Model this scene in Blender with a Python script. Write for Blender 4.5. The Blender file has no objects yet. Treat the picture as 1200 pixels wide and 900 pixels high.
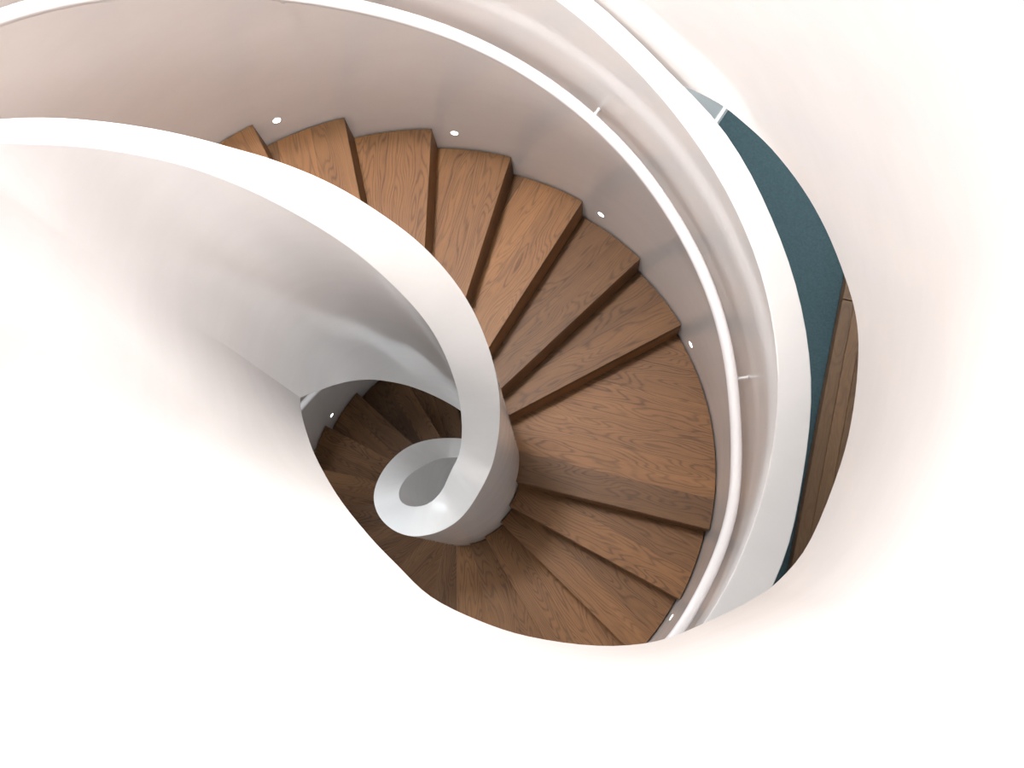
import bpy, bmesh, math, random
from mathutils import Vector, Matrix
random.seed(7)
scene = bpy.context.scene
COL = scene.collection

# ------------------------------------------------------------------ place
D0 = 8.6                      # eye height above the bottom of the well
AX, AY = -0.6166, 0.5788      # axis of the spiral stair
RISE = 0.17
R_IN, R_OUT = 0.345, 1.257    # stair runs between these radii

def P(th, r, dep):
    """point from stair-axis polar coordinates and the drop below eye level"""
    a = math.radians(th)
    return Vector((AX + r*math.cos(a), AY + r*math.sin(a), D0 - dep))

def interp(x, tab):
    tab = sorted(tab)
    if x <= tab[0][0]:
        (x0, y0), (x1, y1) = tab[0], tab[1]
        return y0 + (y1-y0)*(x-x0)/(x1-x0)
    if x >= tab[-1][0]:
        (x0, y0), (x1, y1) = tab[-2], tab[-1]
        return y0 + (y1-y0)*(x-x0)/(x1-x0)
    for i in range(len(tab)-1):
        if tab[i][0] <= x <= tab[i+1][0]:
            # monotone-ish cubic (finite difference Hermite)
            x0, y0 = tab[i]; x1, y1 = tab[i+1]
            def slope(j):
                if j <= 0: return (tab[1][1]-tab[0][1])/(tab[1][0]-tab[0][0])
                if j >= len(tab)-1: return (tab[-1][1]-tab[-2][1])/(tab[-1][0]-tab[-2][0])
                return (tab[j+1][1]-tab[j-1][1])/(tab[j+1][0]-tab[j-1][0])
            m0, m1 = slope(i), slope(i+1)
            h = x1-x0; t = (x-x0)/h
            return ((2*t**3-3*t**2+1)*y0 + (t**3-2*t**2+t)*h*m0 +
                    (-2*t**3+3*t**2)*y1 + (t**3-t**2)*h*m1)

def const(x, tab):
    tab = sorted(tab)
    return interp(min(max(x, tab[0][0]), tab[-1][0]), tab)

# nosing lines: step number -> (angle at inner wall, angle at outer wall)
NOSE = {-7: (117.0, 117.2), -6: (102.2, 102.5), -5: (87.3, 87.8), -4: (73.5, 73.3), -3: (58.8, 58.2),
        -2: (43.0, 43.2), -1: (30.9, 28.4), 0: (-15.5, -14.7), 1: (-33.2, -30.0), 2: (-47.5, -45.3),
        3: (-66.0, -61.3), 4: (-82.2, -76.5), 5: (-97.8, -91.5), 6: (-112.5, -106.0), 7: (-133.4, -134.3),
        8: (-145.0, -149.0), 9: (-160.0, -163.0), 10: (-173.5, -177.5), 11: (-187.0, -191.0), 12: (-199.0, -205.4),
        13: (-214.0, -220.0), 14: (-229.5, -236.0), 15: (-246.5, -250.5)}
for k in range(16, 22): NOSE[k] = (NOSE[k-1][0]-15, NOSE[k-1][1]-15)
for k in range(-8, -16, -1): NOSE[k] = (NOSE[k+1][0]+14.8, NOSE[k+1][1]+14.8)
TREAD0 = 4.3294
def tread_dep(k): return TREAD0 + RISE*k
PITCH = [(0.5*(a+b), tread_dep(k)) for k, (a, b) in NOSE.items()]
def lin(x, tab):
    tab = sorted(tab)
    i = 0
    while i < len(tab)-2 and x > tab[i+1][0]: i += 1
    (x0, y0), (x1, y1) = tab[i], tab[i+1]
    return y0 + (y1-y0)*(x-x0)/(x1-x0)
def pitch(th): return lin(th, PITCH)

# ------------------------------------------------------------------ object helpers
def link(name, me, mat, parent=None):
    o = bpy.data.objects.new(name, me); COL.objects.link(o)
    if mat: me.materials.append(mat)
    if parent: o.parent = parent
    return o
def finish(bm, name, mat, parent=None, smooth=None):
    bmesh.ops.recalc_face_normals(bm, faces=bm.faces)
    me = bpy.data.meshes.new(name); bm.to_mesh(me); bm.free()
    if smooth:
        for p in me.polygons: p.use_smooth = True
        me.set_sharp_from_angle(angle=math.radians(smooth))
    return link(name, me, mat, parent)
def thing(name, label, cat, loc=(0, 0, 0), group=None):
    o = bpy.data.objects.new(name, None); COL.objects.link(o)
    o.location = loc; o.empty_display_size = 0.1
    o['label'] = label; o['category'] = cat
    if group: o['group'] = group
    return o
def structure(o, label=None, cat=None):
    o['kind'] = 'structure'
    if label: o['label'] = label
    if cat: o['category'] = cat
    return o
def shift(o, loc):
    """keep a part's geometry in place under a parent that stands at loc"""
    o.data.transform(Matrix.Translation(-Vector(loc)))

def loft(stations, closed_profile=True, caps=True):
    """stations: list of lists of Vector"""
    bm = bmesh.new()
    rows = [[bm.verts.new(p) for p in st] for st in stations]
    n = len(rows[0])
    for i in range(len(rows)-1):
        for j in range(n if closed_profile else n-1):
            a, b = rows[i][j], rows[i][(j+1) % n]
            c, d = rows[i+1][(j+1) % n], rows[i+1][j]
            try: bm.faces.new((a, b, c, d))
            except ValueError: pass
    if caps and closed_profile:
        bm.faces.new(rows[0]); bm.faces.new(list(reversed(rows[-1])))
    return bm

def tube(bm, pts, rad, seg=16, caps=True):
    rows = []
    n = len(pts)
    for i, p in enumerate(pts):
        t = (pts[min(i+1, n-1)] - pts[max(i-1, 0)]).normalized()
        up = Vector((0, 0, 1))
        if abs(t.dot(up)) > 0.95: up = Vector((1, 0, 0))
        s = t.cross(up).normalized(); u = s.cross(t)
        rows.append([bm.verts.new(p + rad*(math.cos(2*math.pi*j/seg)*s + math.sin(2*math.pi*j/seg)*u)) for j in range(seg)])
    for i in range(n-1):
        for j in range(seg):
            bm.faces.new((rows[i][j], rows[i][(j+1) % seg], rows[i+1][(j+1) % seg], rows[i+1][j]))
    if caps:
        bm.faces.new(rows[0]); bm.faces.new(list(reversed(rows[-1])))

# ------------------------------------------------------------------ materials
def nodes(name):
    m = bpy.data.materials.new(name); m.use_nodes = True
    nt = m.node_tree; nt.nodes.clear()
    out = nt.nodes.new('ShaderNodeOutputMaterial'); bs = nt.nodes.new('ShaderNodeBsdfPrincipled')
    nt.links.new(bs.outputs[0], out.inputs[0])
    return m, nt, bs
def N(nt, typ, **kw):
    n = nt.nodes.new(typ)
    for k, v in kw.items():
        if k in n.inputs.keys(): n.inputs[k].default_value = v
        else: setattr(n, k, v)
    return n
def math_node(nt, op, a, b=None):
    n = nt.nodes.new('ShaderNodeMath'); n.operation = op
    for i, v in enumerate((a, b)):
        if v is None: continue
        if isinstance(v, (int, float)): n.inputs[i].default_value = v
        else: nt.links.new(v, n.inputs[i])
    return n.outputs[0]
def mix(nt, fac, a, b, blend='MIX'):
    n = nt.nodes.new('ShaderNodeMix'); n.data_type = 'RGBA'; n.blend_type = blend
    for s, v in ((n.inputs[0], fac), (n.inputs[6], a), (n.inputs[7], b)):
        if isinstance(v, (int, float)): s.default_value = v
        elif isinstance(v, tuple): s.default_value = v
        else: nt.links.new(v, s)
    return n.outputs[2]

def plaster(name, col, rough, spec, tone=0.05, ior=1.5):
    m, nt, bs = nodes(name)
    geo = N(nt, 'ShaderNodeNewGeometry')
    mp = N(nt, 'ShaderNodeMapping'); mp.inputs['Scale'].default_value = (2.2, 2.2, 7.0)
    nt.links.new(geo.outputs['Position'], mp.inputs['Vector'])
    n1 = N(nt, 'ShaderNodeTexNoise', Scale=1.6, Detail=5.0, Roughness=0.6, Distortion=0.0)
    nt.links.new(mp.outputs[0], n1.inputs['Vector'])
    rmp = N(nt, 'ShaderNodeMapRange'); rmp.inputs['From Min'].default_value = 0.3; rmp.inputs['From Max'].default_value = 0.7
    rmp.inputs['To Min'].default_value = 1-tone; rmp.inputs['To Max'].default_value = 1.0
    nt.links.new(n1.outputs['Fac'], rmp.inputs['Value'])
    c = mix(nt, 1.0, (*col, 1), rmp.outputs[0], 'MULTIPLY')
    nt.links.new(c, bs.inputs['Base Color'])
    rr = N(nt, 'ShaderNodeMapRange'); rr.inputs['To Min'].default_value = rough*0.75; rr.inputs['To Max'].default_value = rough*1.3
    nt.links.new(n1.outputs['Fac'], rr.inputs['Value'])
    nt.links.new(rr.outputs[0], bs.inputs['Roughness'])
    bs.inputs['Specular IOR Level'].default_value = spec
    bs.inputs['IOR'].default_value = ior
    return m

def wood(name, light, mid, dark, plank=0.14, rough=0.5):
    m, nt, bs = nodes(name)
    uv = N(nt, 'ShaderNodeUVMap'); uv.uv_map = 'grain'
    sep = N(nt, 'ShaderNodeSeparateXYZ'); nt.links.new(uv.outputs[0], sep.inputs[0])
    U, V = sep.outputs[0], sep.outputs[1]
    vq = math_node(nt, 'DIVIDE', V, plank)
    idx = math_node(nt, 'FLOOR', vq)
    fr = math_node(nt, 'FRACT', vq)
    wn = N(nt, 'ShaderNodeTexWhiteNoise', noise_dimensions='1D'); nt.links.new(idx, wn.inputs['W'])
    wsep = N(nt, 'ShaderNodeSeparateColor'); nt.links.new(wn.outputs['Color'], wsep.inputs[0])
    r1, r2, r3 = wsep.outputs[0], wsep.outputs[1], wsep.outputs[2]
    # board space: x along the grain, y across
    bx = math_node(nt, 'ADD', U, math_node(nt, 'MULTIPLY', r1, 37.0))
    off = math_node(nt, 'MULTIPLY', math_node(nt, 'SUBTRACT', r2, 0.5), 1.6)
    by = math_node(nt, 'ADD', math_node(nt, 'SUBTRACT', fr, 0.5), off)
    comb = N(nt, 'ShaderNodeCombineXYZ')
    nt.links.new(math_node(nt, 'MULTIPLY', bx, 1.15), comb.inputs[0]); nt.links.new(math_node(nt, 'MULTIPLY', by, 0.9), comb.inputs[1])
    nt.links.new(math_node(nt, 'MULTIPLY', r3, 50.0), comb.inputs[2])
    nA = N(nt, 'ShaderNodeTexNoise', Scale=1.25, Detail=2.0, Roughness=0.5); nt.links.new(comb.outputs[0], nA.inputs['Vector'])
    # growth rings: distance from a wandering pith line -> cathedral figure
    d = math_node(nt, 'ADD', by, math_node(nt, 'MULTIPLY', math_node(nt, 'SUBTRACT', nA.outputs['Fac'], 0.5), 3.4))
    d2 = math_node(nt, 'SQRT', math_node(nt, 'ADD', math_node(nt, 'MULTIPLY', d, d), 0.02))
    ph = math_node(nt, 'MULTIPLY', d2, 52.0)
    comb2 = N(nt, 'ShaderNodeCombineXYZ')
    nt.links.new(math_node(nt, 'MULTIPLY', bx, 7.0), comb2.inputs[0]); nt.links.new(math_node(nt, 'MULTIPLY', by, 20.0), comb2.inputs[1])
    nB = N(nt, 'ShaderNodeTexNoise', Scale=1.0, Detail=3.0, Roughness=0.6); nt.links.new(comb2.outputs[0], nB.inputs['Vector'])
    ph = math_node(nt, 'ADD', ph, math_node(nt, 'MULTIPLY', nB.outputs['Fac'], 3.0))
    s = math_node(nt, 'ADD', math_node(nt, 'MULTIPLY', math_node(nt, 'SINE', ph), 0.5), 0.5)
    ring = math_node(nt, 'POWER', s, 3.0)
    # open pores: fine dark dashes along the grain
    comb3 = N(nt, 'ShaderNodeCombineXYZ')
    nt.links.new(math_node(nt, 'MULTIPLY', bx, 16.0), comb3.inputs[0]); nt.links.new(math_node(nt, 'MULTIPLY', by, 95.0), comb3.inputs[1])
    nC = N(nt, 'ShaderNodeTexNoise', Scale=1.0, Detail=2.0, Roughness=0.6); nt.links.new(comb3.outputs[0], nC.inputs['Vector'])
    por = N(nt, 'ShaderNodeMapRange'); por.inputs['From Min'].default_value = 0.5; por.inputs['From Max'].default_value = 0.72
    nt.links.new(nC.outputs['Fac'], por.inputs['Value'])
    # broad tone of the heartwood
    comb4 = N(nt, 'ShaderNodeCombineXYZ')
    nt.links.new(math_node(nt, 'MULTIPLY', bx, 1.4), comb4.inputs[0]); nt.links.new(math_node(nt, 'MULTIPLY', by, 3.0), comb4.inputs[1])
    nt.links.new(math_node(nt, 'MULTIPLY', r1, 20.0), comb4.inputs[2])
    nD = N(nt, 'ShaderNodeTexNoise', Scale=1.0, Detail=3.0, Roughness=0.55); nt.links.new(comb4.outputs[0], nD.inputs['Vector'])
    base = mix(nt, nD.outputs['Fac'], (*light, 1), (*mid, 1))
    strength = math_node(nt, 'MULTIPLY', ring, math_node(nt, 'ADD', math_node(nt, 'MULTIPLY', nD.outputs['Fac'], 0.75), 0.02))
    c = mix(nt, strength, base, (*dark, 1))
    c = mix(nt, math_node(nt, 'MULTIPLY', por.outputs[0], 0.35), c, (*dark, 1))
    tone = math_node(nt, 'ADD', math_node(nt, 'MULTIPLY', r3, 0.62), 0.62)
    c = mix(nt, 1.0, c, tone, 'MULTIPLY')
    # hairline joint between two boards
    edge = math_node(nt, 'LESS_THAN', math_node(nt, 'MULTIPLY', fr, plank), 0.0016)
    c = mix(nt, math_node(nt, 'MULTIPLY', edge, 0.5), c, (*[x*0.35 for x in dark], 1))
    nt.links.new(c, bs.inputs['Base Color'])
    bs.inputs['Roughness'].default_value = rough
    bs.inputs['Specular IOR Level'].default_value = 0.25
    bmp = N(nt, 'ShaderNodeBump', Strength=0.25, Distance=0.002)
    nt.links.new(nC.outputs['Fac'], bmp.inputs['Height']); nt.links.new(bmp.outputs[0], bs.inputs['Normal'])
    return m

M_PLASTER = plaster('polished_plaster', (0.745, 0.703, 0.682), 0.13, 0.5, 0.04, 1.85)
M_RAIL = plaster('painted_rail', (0.70, 0.665, 0.66), 0.35, 0.5, 0.01)
M_WHITE = plaster('white_paint', (0.82, 0.82, 0.82), 0.5, 0.3, 0.02)
M_OAK = wood('oiled_oak', (0.212, 0.100, 0.037), (0.115, 0.050, 0.0185), (0.024, 0.0095, 0.0045))
M_BOARD = wood('dark_timber', (0.15, 0.08, 0.040), (0.11, 0.057, 0.029), (0.05, 0.025, 0.014), plank=0.2)

m, nt, bs = nodes('teal_carpet')
geo = N(nt, 'ShaderNodeNewGeometry')
n1 = N(nt, 'ShaderNodeTexNoise', Scale=95.0, Detail=3.0, Roughness=0.7); nt.links.new(geo.outputs['Position'], n1.inputs['Vector'])
c = mix(nt, n1.outputs['Fac'], (0.010, 0.031, 0.037, 1), (0.055, 0.092, 0.103, 1))
nt.links.new(c, bs.inputs['Base Color']); bs.inputs['Roughness'].default_value = 0.95
bmp = N(nt, 'ShaderNodeBump', Strength=0.6, Distance=0.004); nt.links.new(n1.outputs['Fac'], bmp.inputs['Height']); nt.links.new(bmp.outputs[0], bs.inputs['Normal'])
M_CARPET = m

m, nt, bs = nodes('lamp_lens')
bs.inputs['Base Color'].default_value = (1, 1, 1, 1)
bs.inputs['Emission Color'].default_value = (1, 0.98, 0.95, 1); bs.inputs['Emission Strength'].default_value = 4.0
M_LENS = m
m, nt, bs = nodes('satin_metal')
bs.inputs['Base Color'].default_value = (0.75, 0.74, 0.73, 1); bs.inputs['Metallic'].default_value = 0.8; bs.inputs['Roughness'].default_value = 0.35
M_METAL = m

# ------------------------------------------------------------------ the spiral staircase
BASE = (AX, AY, 0.0)
stair = thing('spiral_staircase', 'curving oak spiral staircase between smooth white plaster balustrades', 'staircase', BASE)

GAP_I, GAP_O = 0.0035, 0.006
def line_pt(k, r, back=0.0):
    """point on nosing line k at radius r (plan), straight line from inner to outer end"""
    a, b = NOSE[k]
    p0 = Vector((R_IN*math.cos(math.radians(a)), R_IN*math.sin(math.radians(a))))
    p1 = Vector((R_OUT*math.cos(math.radians(b)), R_OUT*math.sin(math.radians(b))))
    d = p1-p0; A = d.dot(d); B = 2*p0.dot(d); C = p0.dot(p0)-r*r
    disc = max(B*B-4*A*C, 0); t = (-B+math.sqrt(disc))/(2*A)
    return p0+d*t
def nose_dir(k):
    a, b = NOSE[k]
    p0 = Vector((R_IN*math.cos(math.radians(a)), R_IN*math.sin(math.radians(a))))
    p1 = Vector((R_OUT*math.cos(math.radians(b)), R_OUT*math.sin(math.radians(b))))
    return p0, (p1-p0).normalized()
def ang(p): return math.degrees(math.atan2(p.y, p.x))
def unwrap(a, ref):
    while a < ref-180: a += 360
    while a > ref+180: a -= 360
    return a
PLANK = 0.14
def put_uv(bm, k, zref):
    p0, d = nose_dir(k)
    nrm = Vector((-d.y, d.x))                     # uphill is +theta
    uvl = bm.loops.layers.uv.new('grain')
    ou = random.uniform(0, 60); ov = PLANK*random.randrange(5, 900) + 0.004
    for f in bm.faces:
        up = abs(f.normal.z) > 0.5
        for l in f.loops:
            q = Vector((l.vert.co.x, l.vert.co.y))-p0
            u = q.dot(d); v = q.dot(nrm)
            if not up: v = v + (zref-l.vert.co.z)*0.0 - (zref-l.vert.co.z)
            l[uvl].uv = (u+ou, v+ov)
def tread_mesh(k, thick=0.045, top=0.0):
    """board: front edge on nosing k, tucked under the riser of the step above"""
    ri, ro = R_IN+GAP_I, R_OUT-GAP_O
    z1 = D0-tread_dep(k); z0 = z1-thick
    f_i, f_o = line_pt(k, ri), line_pt(k, ro)
    b_i, b_o = line_pt(k-1, ri), line_pt(k-1, ro)
    ref = NOSE[k][0]
    def arc(r, a0, a1, n): return [Vector((r*math.cos(math.radians(a0+(a1-a0)*i/n)), r*math.sin(math.radians(a0+(a1-a0)*i/n)))) for i in range(n+1)]
    n = 14 if k else 36
    a_fo, a_bo = unwrap(ang(f_o), ref), unwrap(ang(b_o), ref)+0.4
    a_fi, a_bi = unwrap(ang(f_i), ref), unwrap(ang(b_i), ref)+0.4
    loop = arc(ro, a_fo, a_bo, n) + list(reversed(arc(ri, a_fi, a_bi, n)))
    bm = bmesh.new()
    vt = [bm.verts.new((p.x, p.y, z1)) for p in loop]; vb = [bm.verts.new((p.x, p.y, z0)) for p in loop]
    bm.faces.new(vt); bm.faces.new(list(reversed(vb)))
    m = len(loop)
    for i in range(m): bm.faces.new((vt[i], vb[i], vb[(i+1) % m], vt[(i+1) % m]))
    bmesh.ops.recalc_face_normals(bm, faces=bm.faces)
    e = [ed for ed in bm.edges if all(abs(v.co.z-z1) < 1e-6 for v in ed.verts)]
    bmesh.ops.bevel(bm, geom=e, offset=0.0018, segments=2, profile=0.5, affect='EDGES')
    bm.normal_update(); put_uv(bm, k, z1)
    return bm
def riser_mesh(k):
    """upright board under nosing k, flush with the tread's front edge"""
    ri, ro = R_IN+GAP_I, R_OUT-GAP_O
    z1 = D0-tread_dep(k)-0.045; z0 = D0-tread_dep(k)-RISE
    a, b = line_pt(k, ri), line_pt(k, ro)
    d = (b-a).normalized(); nrm = Vector((-d.y, d.x))*0.022
    bm = bmesh.new()
    pl = [a, b, b+nrm, a+nrm]
    vt = [bm.verts.new((p.x, p.y, z1)) for p in pl]; vb = [bm.verts.new((p.x, p.y, z0)) for p in pl]
    bm.faces.new(vt); bm.faces.new(list(reversed(vb)))
    for i in range(4): bm.faces.new((vt[i], vb[i], vb[(i+1) % 4], vt[(i+1) % 4]))
    bmesh.ops.recalc_face_normals(bm, faces=bm.faces)
    bm.normal_update(); put_uv(bm, k, z1+0.045)
    return bm
for k in range(-12, 20):
    bm = tread_mesh(k)
    o = finish(bm, 'landing' if k == 0 else 'tread', M_OAK, stair)
    if k == 0: o['label'] = 'wide wedge-shaped oak landing of parallel boards'
    bm = riser_mesh(k)
    finish(bm, 'riser', M_OAK, o)

# ---- inner balustrade: helical parapet around the well that opens into the gallery parapet above
RIM_DEP = [(177, 1.1), (162, 1.24), (142, 1.42), (98, 1.87), (71, 2.12), (25, 2.68), (-22, 3.30), (-43, 3.48), (-71, 3.78),
           (-150, 4.38), (-188, 4.82), (-253, 5.7), (-300, 6.4), (-380, 7.4)]
RIM_OUT = [(178, .347), (107.8, .346), (98.4, .351), (72.5, .358), (53, .377), (36.9, .385), (21.2, .381), (5.9, .373), (-0.6, .367),
           (-22.7, .348), (-43.3, .342), (-70.7, .347), (-92.4, .359), (-102.8, .369), (-121.7, .38), (-141.2, .387), (-157.9, .386),
           (-172, .38), (-190, .376), (-211.8, .373), (-226.5, .362), (-240.5, .35), (-253.6, .345), (-300, .345)]
RIM_IN = [(178, .236), (162, .242), (124, .258), (104.9, .251), (80.9, .239), (58, .243), (34.5, .253), (10.3, .245), (-3.2, .235),
          (-27.4, .216), (-61.3, .199), (-102.8, .235), (-132, .263), (-145.7, .258), (-163.8, .232), (-190, .211), (-218.4, .217), (-236.8, .215), (-300, .22)]
FOOT_IN = [(178.5, .244), (164.6, .24), (147.9, .245), (131, .246), (117.8, .239), (105.2, .234), (85.9, .228), (65.3, .23), (20, .235), (-300, .235)]
FOOT_DEP = [(178.5, 2.83), (150, 3.16), (117, 3.54), (70, 4.1), (30, 4.55), (-30, 4.95), (-60, 5.25), (-150, 6.2), (-250, 7.25), (-380, 8.55)]
# gallery part: foot edge and matching top edge (angle, radius, drop)
FOOT = [(178.5, .244, 2.83), (194.3, .214, 2.72), (220.7, .204, 2.6), (247.6, .245, 2.5), (270.2, .343, 2.38), (283.2, .459, 2.28),
        (290.5, .56, 2.2), (295.5, .66, 2.15), (301.4, .757, 2.12), (306.8, .849, 2.1), (313.2, .958, 2.1), (318.7, 1.045, 2.13),
        (324.3, 1.112, 2.17), (329, 1.171, 2.2), (332.7, 1.213, 2.23), (338.1, 1.249, 2.26), (347.1, 1.283, 2.3), (353.6, 1.308, 2.33),
        (360.2, 1.335, 2.37), (364.9, 1.352, 2.405), (369.8, 1.356, 2.435), (376.2, 1.36, 2.47), (382.5, 1.364, 2.51),
        (389.1, 1.366, 2.555), (394.6, 1.364, 2.595), (398.5, 1.363, 2.625), (402.5, 1.358, 2.665), (407, 1.345, 2.70), (413, 1.336, 2.70), (421, 1.331, 2.66), (431, 1.33, 2.57), (443, 1.33, 2.44), (456, 1.33, 2.3)]
TOPE = [(178.0, .236, 1.10), (191, .262, 0.99), (209, .33, 0.87), (230, .55, 0.76), (252, .76, 0.66), (269, .92, 0.60),
        (280, 1.02, .56), (288, 1.10, .54), (297, 1.17, .52), (305, 1.23, .5), (313.2, 1.29, .5), (320, 1.33, .5),
        (326, 1.37, .5), (331, 1.40, .5), (335, 1.43, .5), (341, 1.46, .5), (349, 1.48, .5), (355, 1.49, .5),
        (361, 1.50, .5), (365.5, 1.51, .5), (370, 1.51, .5), (376.4, 1.51, .5), (382.7, 1.51, .5), (389.2, 1.51, .5), (394.7, 1.51, .5),
        (398.6, 1.51, .5), (402.5, 1.51, .5), (407, 1.505, .5), (413, 1.5, .5), (421, 1.5, .5), (431, 1.5, .5), (443, 1.5, .5), (456, 1.5, .5)]

def ring_profile(fi, ti, to, fo, nv=14, bev=0.004, sag=0.0):
    """closed cross-section: inner foot -> up -> inner top -> outer top -> down -> outer foot"""
    out = []
    for i in range(nv+1):
        t = i/nv
        out.append(fi.lerp(ti, t))
    u = (ti-fi).normalized(); w = (to-ti).normalized()
    tin = out.pop()
    out += [tin-u*bev, tin-u*bev*0.3+w*bev*0.3, tin+w*bev]
    v = (fo-to).normalized()
    out += [to-w*bev, to-w*bev*0.3+v*bev*0.3, to+v*bev]
    for i in range(1, 7): out.append(to.lerp(fo, i/6))
    return out
def catmull(seq, i, t):
    p = [Vector(seq[min(max(i+j, 0), len(seq)-1)]) for j in (-1, 0, 1, 2)]
    return 0.5*((2*p[1]) + (p[2]-p[0])*t + (2*p[0]-5*p[1]+4*p[2]-p[3])*t*t + (3*p[1]-p[0]-3*p[2]+p[3])*t**3)
stations = []
th = -300.0
while th < 176.0:
    d = const(th, RIM_DEP); fd = interp(th, FOOT_DEP)
    stations.append(ring_profile(P(th, const(th, FOOT_IN), fd), P(th, const(th, RIM_IN), d), P(th, const(th, RIM_OUT), d), P(th, R_IN, fd)))
    th += 3.0
fo_prev = None
fpts = [P(*f) for f in FOOT]; tpts = [P(*t) for t in TOPE]
gallery_outer = []
for i in range(len(FOOT)-1):
    for s in range(4):
        t = s/4
        f = catmull(fpts, i, t); tp = catmull(tpts, i, t)
        f2 = catmull(fpts, i, min(t+0.05, 1)); f1 = catmull(fpts, i, max(t-0.05, 0))
        t2 = catmull(tpts, i, min(t+0.05, 1)); t1 = catmull(tpts, i, max(t-0.05, 0))
        def outward(a, b):
            d = b-a; d.z = 0; d.normalize(); return Vector((d.y, -d.x, 0))
        nf, nt_ = outward(f1, f2), outward(t1, t2)
        blend = min(1.0, (i+t)/2.0)
        rad = Vector((f.x-AX, f.y-AY, 0)).normalized()
        radt = Vector((tp.x-AX, tp.y-AY, 0)).normalized()
        nf = rad.lerp(nf, blend).normalized(); nt_ = radt.lerp(nt_, blend).normalized()
        if FOOT[i][0] > 330: nf, nt_ = rad, radt
        fo, to = f+nf*0.105, tp+nt_*0.111
        stations.append(ring_profile(f, tp, to, fo))
        gallery_outer.append((i+t, fo.copy(), to.copy()))
bm = loft(stations)
o = finish(bm, 'inner_balustrade', M_PLASTER, stair, smooth=18); shift(o, BASE)
o['label'] = 'smooth white plaster inner parapet coiling around the well and widening overhead'

# ---- outer balustrade
ORIM_DEP = [(250, 0.55), (200, 1.06), (150, 1.55), (117, 1.9), (85, 2.23), (62.4, 2.465), (52.8, 2.565), (40.5, 2.675), (27.7, 2.765), (14.1, 2.855), (2.5, 2.955),
            (-8.9, 3.1), (-20.3, 3.25), (-34.2, 3.4), (-60, 3.75), (-110, 4.35), (-207, 5.25), (-300, 6.5)]
ORIM_OUT = [(250, 1.33), (58.7, 1.33), (47, 1.33), (36.8, 1.351), (22.2, 1.35), (8.7, 1.357), (2.3, 1.362), (-9.5, 1.369), (-18.4, 1.388), (-24.5, 1.393), (-40, 1.39), (-300, 1.37)]
st = []
th = -300.0
while th <= 238:
    d = interp(th, ORIM_DEP); fd = pitch(th)+0.36
    ro = const(th, ORIM_OUT)
    st.append(ring_profile(P(th, R_OUT, fd), P(th, R_OUT, d), P(th, ro, d), P(th, ro, fd), nv=6))
    th += 3.0
bm = loft(st); o = finish(bm, 'outer_balustrade', M_PLASTER, stair, smooth=18); shift(o, BASE)
o['label'] = 'smooth white plaster outer parapet wall that carries the handrail'

# ---- curved underside of the flight
st = []
th = -300.0
while th <= 236:
    fd = pitch(th)+0.36
    st.append([P(th, R_IN-0.01, fd-0.05), P(th, R_IN-0.01, fd), P(th, R_OUT+0.01, fd), P(th, R_OUT+0.01, fd-0.05)])
    th += 4.0
bm = loft(st); o = finish(bm, 'soffit', M_PLASTER, stair, smooth=18); shift(o, BASE)

# ------------------------------------------------------------------ handrail
RAIL_DEP = [(250, 0.95), (134, 2.05), (97, 2.5), (69, 2.775), (48, 2.98), (33.6, 3.12), (20, 3.23), (5, 3.35), (-5, 3.42), (-15, 3.47), (-28, 3.55), (-38, 3.60), (-60, 3.92), (-207, 5.6), (-300, 6.9)]
RAIL_R = [(250, 1.187), (5, 1.187), (-3.2, 1.195), (-13, 1.211), (-20, 1.216), (-30, 1.218), (-42, 1.222), (-70, 1.2), (-300, 1.19)]
rail = thing('handrail', 'slim round white handrail curving along the outer plaster wall', 'handrail', BASE)
bm = bmesh.new(); pts = []
th = 215.0
while th >= -290: pts.append(P(th, const(th, RAIL_R), interp(th, RAIL_DEP))); th -= 2.5
tube(bm, pts, 0.0205, 18)
o = finish(bm, 'rail', M_RAIL, rail, smooth=50); shift(o, BASE)
for th in (198, 150, 102.3, 55.5, 8.0, -39.5, -87, -134, -182, -229):
    r = const(th, RAIL_R); d = interp(th, RAIL_DEP)
    bm = bmesh.new()
    tube(bm, [P(th, r, d+0.012), P(th, r+0.002, d+0.045), P(th, r+0.014, d+0.058), P(th, R_OUT-0.0012, d+0.06)], 0.0055, 10)
    tube(bm, [P(th, R_OUT-0.004, d+0.06), P(th, R_OUT-0.0014, d+0.06)], 0.0075, 16)
    o = finish(bm, 'bracket', M_RAIL, rail, smooth=40); shift(o, BASE)

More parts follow.
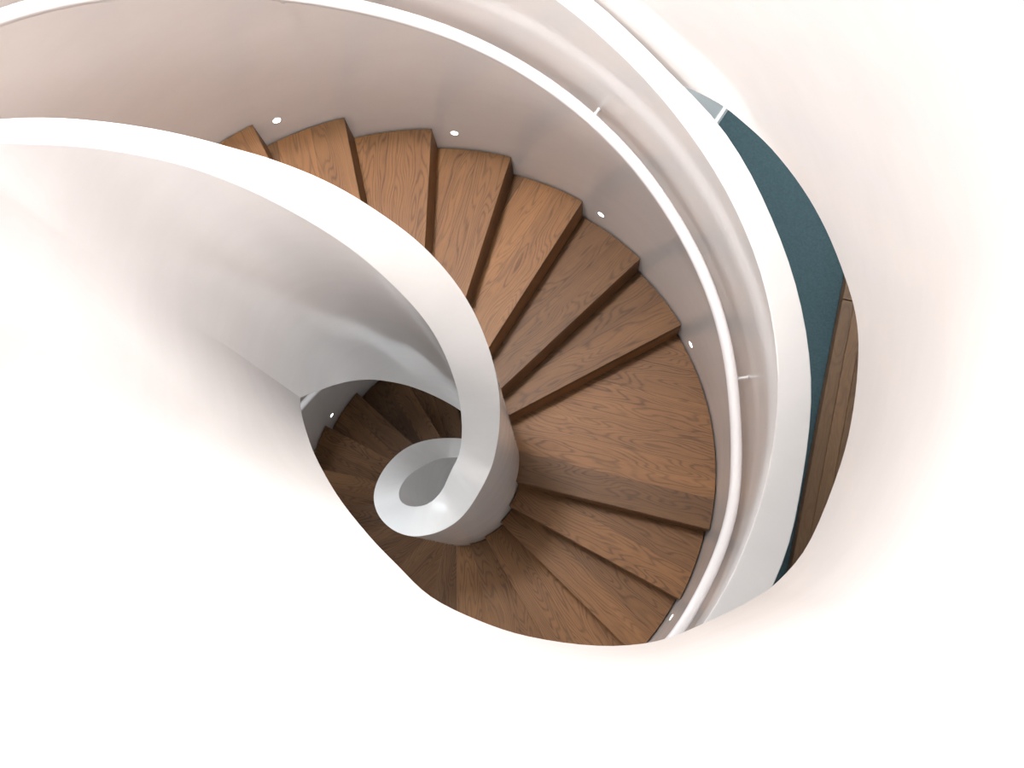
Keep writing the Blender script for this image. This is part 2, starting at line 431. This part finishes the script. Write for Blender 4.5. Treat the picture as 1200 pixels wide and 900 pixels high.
# ------------------------------------------------------------------ recessed step lights
LIGHTS = [(113.3, 3.19, 'small round recessed step light above the topmost visible treads'),
          (83.8, 3.52, 'small round recessed step light second from the top of the flight'),
          (54.0, 3.86, 'small round recessed step light on the wall below the handrail bracket'),
          (24.2, 4.21, 'small round recessed step light on the wall at the top of the landing'),
          (-34.2, 4.47, 'small round recessed step light seen edge-on at the bottom of the outer wall'),
          (-209.2, 6.39, 'small round recessed step light beside the dark lower treads, seen through the well')]
for th, d, lab in LIGHTS:
    c = P(th, R_OUT, d)
    n = Vector((-math.cos(math.radians(th)), -math.sin(math.radians(th)), 0))
    rot = n.to_track_quat('Z', 'Y').to_matrix().to_4x4()
    t = thing('step_light', lab, 'light', c, 'recessed step lights in the outer wall')
    def disc(r0, r1, h0, h1, name, mat):
        bm = bmesh.new(); seg = 28; rows = []
        prof = [(r0, h0), (r0, h1), (r1, h1), (r1+0.0008, h0)] if r0 > 0 else None
        if prof:
            for j in range(seg):
                a = 2*math.pi*j/seg
                rows.append([bm.verts.new((r*math.cos(a), r*math.sin(a), h)) for r, h in prof])
            for j in range(seg):
                for q in range(4):
                    bm.faces.new((rows[j][q], rows[j][(q+1) % 4], rows[(j+1) % seg][(q+1) % 4], rows[(j+1) % seg][q]))
        else:
            bmesh.ops.create_uvsphere(bm, u_segments=seg, v_segments=10, radius=1.0)
            for v in bm.verts: v.co = Vector((v.co.x*r1, v.co.y*r1, v.co.z*h1))
        bm.transform(rot)
        return finish(bm, name, mat, t, smooth=40)
    disc(0.0155, 0.0185, -0.004, 0.0015, 'trim_ring', M_METAL)
    disc(0, 0.0155, 0, 0.0022, 'lens', M_LENS)

# ------------------------------------------------------------------ the floors around the stair
# floor slab of the gallery level (its underside is the ceiling of the room below)
st = []
for s, fo, to in gallery_outer:
    if s < 3.0: continue
    k = (fo.z-(D0-2.1))/(fo.z-to.z) if abs(fo.z-to.z) > 1e-6 else 0
    z0, z1 = D0-2.08, D0-1.6
    def at(z): return fo.lerp(to, (z-fo.z)/(to.z-fo.z))
    a0, a1 = at(z0), at(z1)
    dirv = Vector((a1.x-AX, a1.y-AY, 0)).normalized()
    far = Vector((AX, AY, 0))+dirv*4.6
    ins = -dirv*0.03
    st.append([Vector((a0.x, a0.y, z0))+ins, Vector((a1.x, a1.y, z1))+ins, Vector((far.x, far.y, z1)), Vector((far.x, far.y, z0))])
bm = loft(st); o = finish(bm, 'ceiling', M_WHITE)
structure(o)
# carpeted floor of the room below: a ring around the stair drum
FL = 4.9
st = []
for i in range(0, 97):
    a = 360*i/96
    st.append([P(a, 1.405, FL), P(a, 6.5, FL), P(a, 6.5, FL+0.25), P(a, 1.405, FL+0.25)])
bm = loft(st, caps=False); bmesh.ops.remove_doubles(bm, verts=bm.verts, dist=1e-5)
o = finish(bm, 'floor', M_CARPET); structure(o)
# bottom of the well
bm = bmesh.new(); bmesh.ops.create_cone(bm, cap_ends=True, segments=64, radius1=1.6, radius2=1.6, depth=0.1)
bm.transform(Matrix.Translation((AX, AY, -0.05)))
o = finish(bm, 'floor', M_WHITE); structure(o)

# back wall of that room with its skirting
A = Vector((0.831, 2.558)); Bp = Vector((0.882, 2.635)); dirw = (Bp-A).normalized(); nw = Vector((-dirw.y, dirw.x))   # nw: away from the carpet seen
def slab(name, p0, p1, off0, off1, z0, z1, mat, bev=0.0):
    bm = bmesh.new()
    c = [p0+nw*off0, p1+nw*off0, p1+nw*off1, p0+nw*off1]
    vb = [bm.verts.new((p.x, p.y, z0)) for p in c]; vt = [bm.verts.new((p.x, p.y, z1)) for p in c]
    bm.faces.new(vb); bm.faces.new(vt)
    for i in range(4): bm.faces.new((vb[i], vb[(i+1) % 4], vt[(i+1) % 4], vt[i]))
    bmesh.ops.recalc_face_normals(bm, faces=bm.faces)
    if bev: bmesh.ops.bevel(bm, geom=[e for e in bm.edges], offset=bev, segments=1, affect='EDGES')
    return finish(bm, name, mat)
w0, w1 = A-dirw*0.92, A+dirw*3.2
structure(slab('wall_back', w0, w1, 0.018, 0.14, D0-FL, D0-2.08, M_WHITE))
structure(slab('baseboard_back', w0, w1, 0.0, 0.018, D0-FL, D0-FL+0.09, M_WHITE, 0.003))

# unseen walls added to keep horizon light out of that room
def unseen_wall(name, x0, x1, y0, y1):
    bm = bmesh.new(); bmesh.ops.create_cube(bm, size=1.0)
    for v in bm.verts:
        v.co = Vector((x0 if v.co.x < 0 else x1, y0 if v.co.y < 0 else y1, D0-FL if v.co.z < 0 else D0-2.08))
    structure(finish(bm, name, M_WHITE))
unseen_wall('unseen_wall_right', 3.3, 3.45, -2.8, 5.2)
unseen_wall('unseen_wall_front', -4.2, 3.3, -2.95, -2.8)

# timber bench of long narrow boards standing on the carpet
q0, q1 = Vector((1.419, 1.564)), Vector((1.053, 0.124))
db = (q1-q0).normalized(); nb = Vector((-db.y, db.x))      # to the right of the photo
bench = thing('timber_platform', 'low brown timber platform of long narrow boards on the teal carpet', 'platform', (q0.x, q0.y, D0-FL))
def board(off, width, a0, a1, z0, z1, name='board'):
    bm = bmesh.new()
    c = [q0+db*a0+nb*off, q0+db*a1+nb*off, q0+db*a1+nb*(off+width), q0+db*a0+nb*(off+width)]
    vb = [bm.verts.new((p.x, p.y, z0)) for p in c]; vt = [bm.verts.new((p.x, p.y, z1)) for p in c]
    bm.faces.new(vb); bm.faces.new(vt)
    for i in range(4): bm.faces.new((vb[i], vb[(i+1) % 4], vt[(i+1) % 4], vt[i]))
    bmesh.ops.recalc_face_normals(bm, faces=bm.faces)
    bmesh.ops.bevel(bm, geom=[e for e in bm.edges], offset=0.0025, segments=1, affect='EDGES')
    uvl = bm.loops.layers.uv.new('grain'); ou = random.uniform(0, 50); ov = 0.2*random.randrange(3, 500)+0.02
    bm.normal_update()
    for f in bm.faces:
        for l in f.loops:
            p = Vector((l.vert.co.x, l.vert.co.y))-q0
            l[uvl].uv = (p.dot(db)+ou, (p.dot(nb)-off)+ov+(0.0 if abs(f.normal.z) > .5 else (z1-l.vert.co.z)))
    o = finish(bm, name, M_BOARD, bench); shift(o, (q0.x, q0.y, D0-FL)); return o
NB = 1 if nb.x > 0 else -1
for i in range(7):
    board(NB*(0.062*i) if NB > 0 else NB*(0.062*(i+1)), 0.0613, -0.9, 0.087, D0-FL+0.02, D0-4.8)
    board(NB*(0.062*i) if NB > 0 else NB*(0.062*(i+1)), 0.0613, 0.091, 2.6, D0-FL+0.02, D0-4.8)

# ------------------------------------------------------------------ light
w = bpy.data.worlds.new('daylight'); scene.world = w; w.use_nodes = True
bg = w.node_tree.nodes['Background']; bg.inputs[0].default_value = (0.985, 0.99, 1.0, 1); bg.inputs[1].default_value = 0.22
def area(name, loc, target, size, power, col=(1, 1, 1), sizey=None):
    l = bpy.data.lights.new(name, 'AREA'); l.energy = power; l.color = col; l.size = size
    if sizey: l.shape = 'RECTANGLE'; l.size_y = sizey
    o = bpy.data.objects.new(name, l); COL.objects.link(o); o.location = loc
    o.rotation_euler = (Vector(target)-Vector(loc)).to_track_quat('-Z', 'Y').to_euler(); return o
area('skylight', (-1.0, 1.9, D0+2.0), (-0.3, 0.5, D0-2.5), 1.9, 92, (1.0, 0.98, 0.96))
area('parapet_fill', (0.0, 4.8, D0+1.7), (0.0, -0.2, D0-1.5), 3.4, 320, (0.91, 0.96, 1.0), 1.3)  # added fill, no real window: brightens the gallery parapet but not the stairs
area('parapet_fill', (-4.6, 0.3, D0+0.9), (1.0, 0.4, D0-1.4), 3.2, 95, (0.91, 0.96, 1.0), 1.2)  # second added fill from the left, brightens the right side of the parapet
sp = area('upper_tread_fill', (-0.9, 1.5, D0+1.7), (-0.95, 1.55, 0), 0.5, 15, (1.0, 0.97, 0.94)); sp.data.spread = math.radians(50)  # narrow fill added to lift the upper treads above the lower ones
area('carpet_fill', (1.75, 3.25, D0-2.3), (1.55, 3.0, 0), 0.5, 46, (0.92, 0.98, 1.0))  # added fill under the slab, brightens the far carpet and skirting
area('room_window', (-4.6, 1.4, D0-3.5), (-0.6, 0.6, D0-4.4), 1.6, 60, (0.85, 0.94, 1.0))

# ------------------------------------------------------------------ camera
cam = bpy.data.cameras.new('camera'); co = bpy.data.objects.new('camera', cam); COL.objects.link(co)
cam.sensor_width = 36; cam.lens = 1100*36/1200; cam.clip_start = 0.02
R = Matrix(((0.9976100077, 0.0147341891, 0.0675068600), (0.0, 0.9769994228, -0.2132419468), (-0.0690961104, 0.2127323003, 0.9746644017)))
co.matrix_world = Matrix.Translation((0, 0, D0)) @ R.to_4x4()
scene.camera = co
scene.view_settings.view_transform = 'Standard'; scene.view_settings.look = 'None'
scene.view_settings.gamma = 1; scene.view_settings.use_curve_mapping = False
scene.view_settings.exposure = 1.1
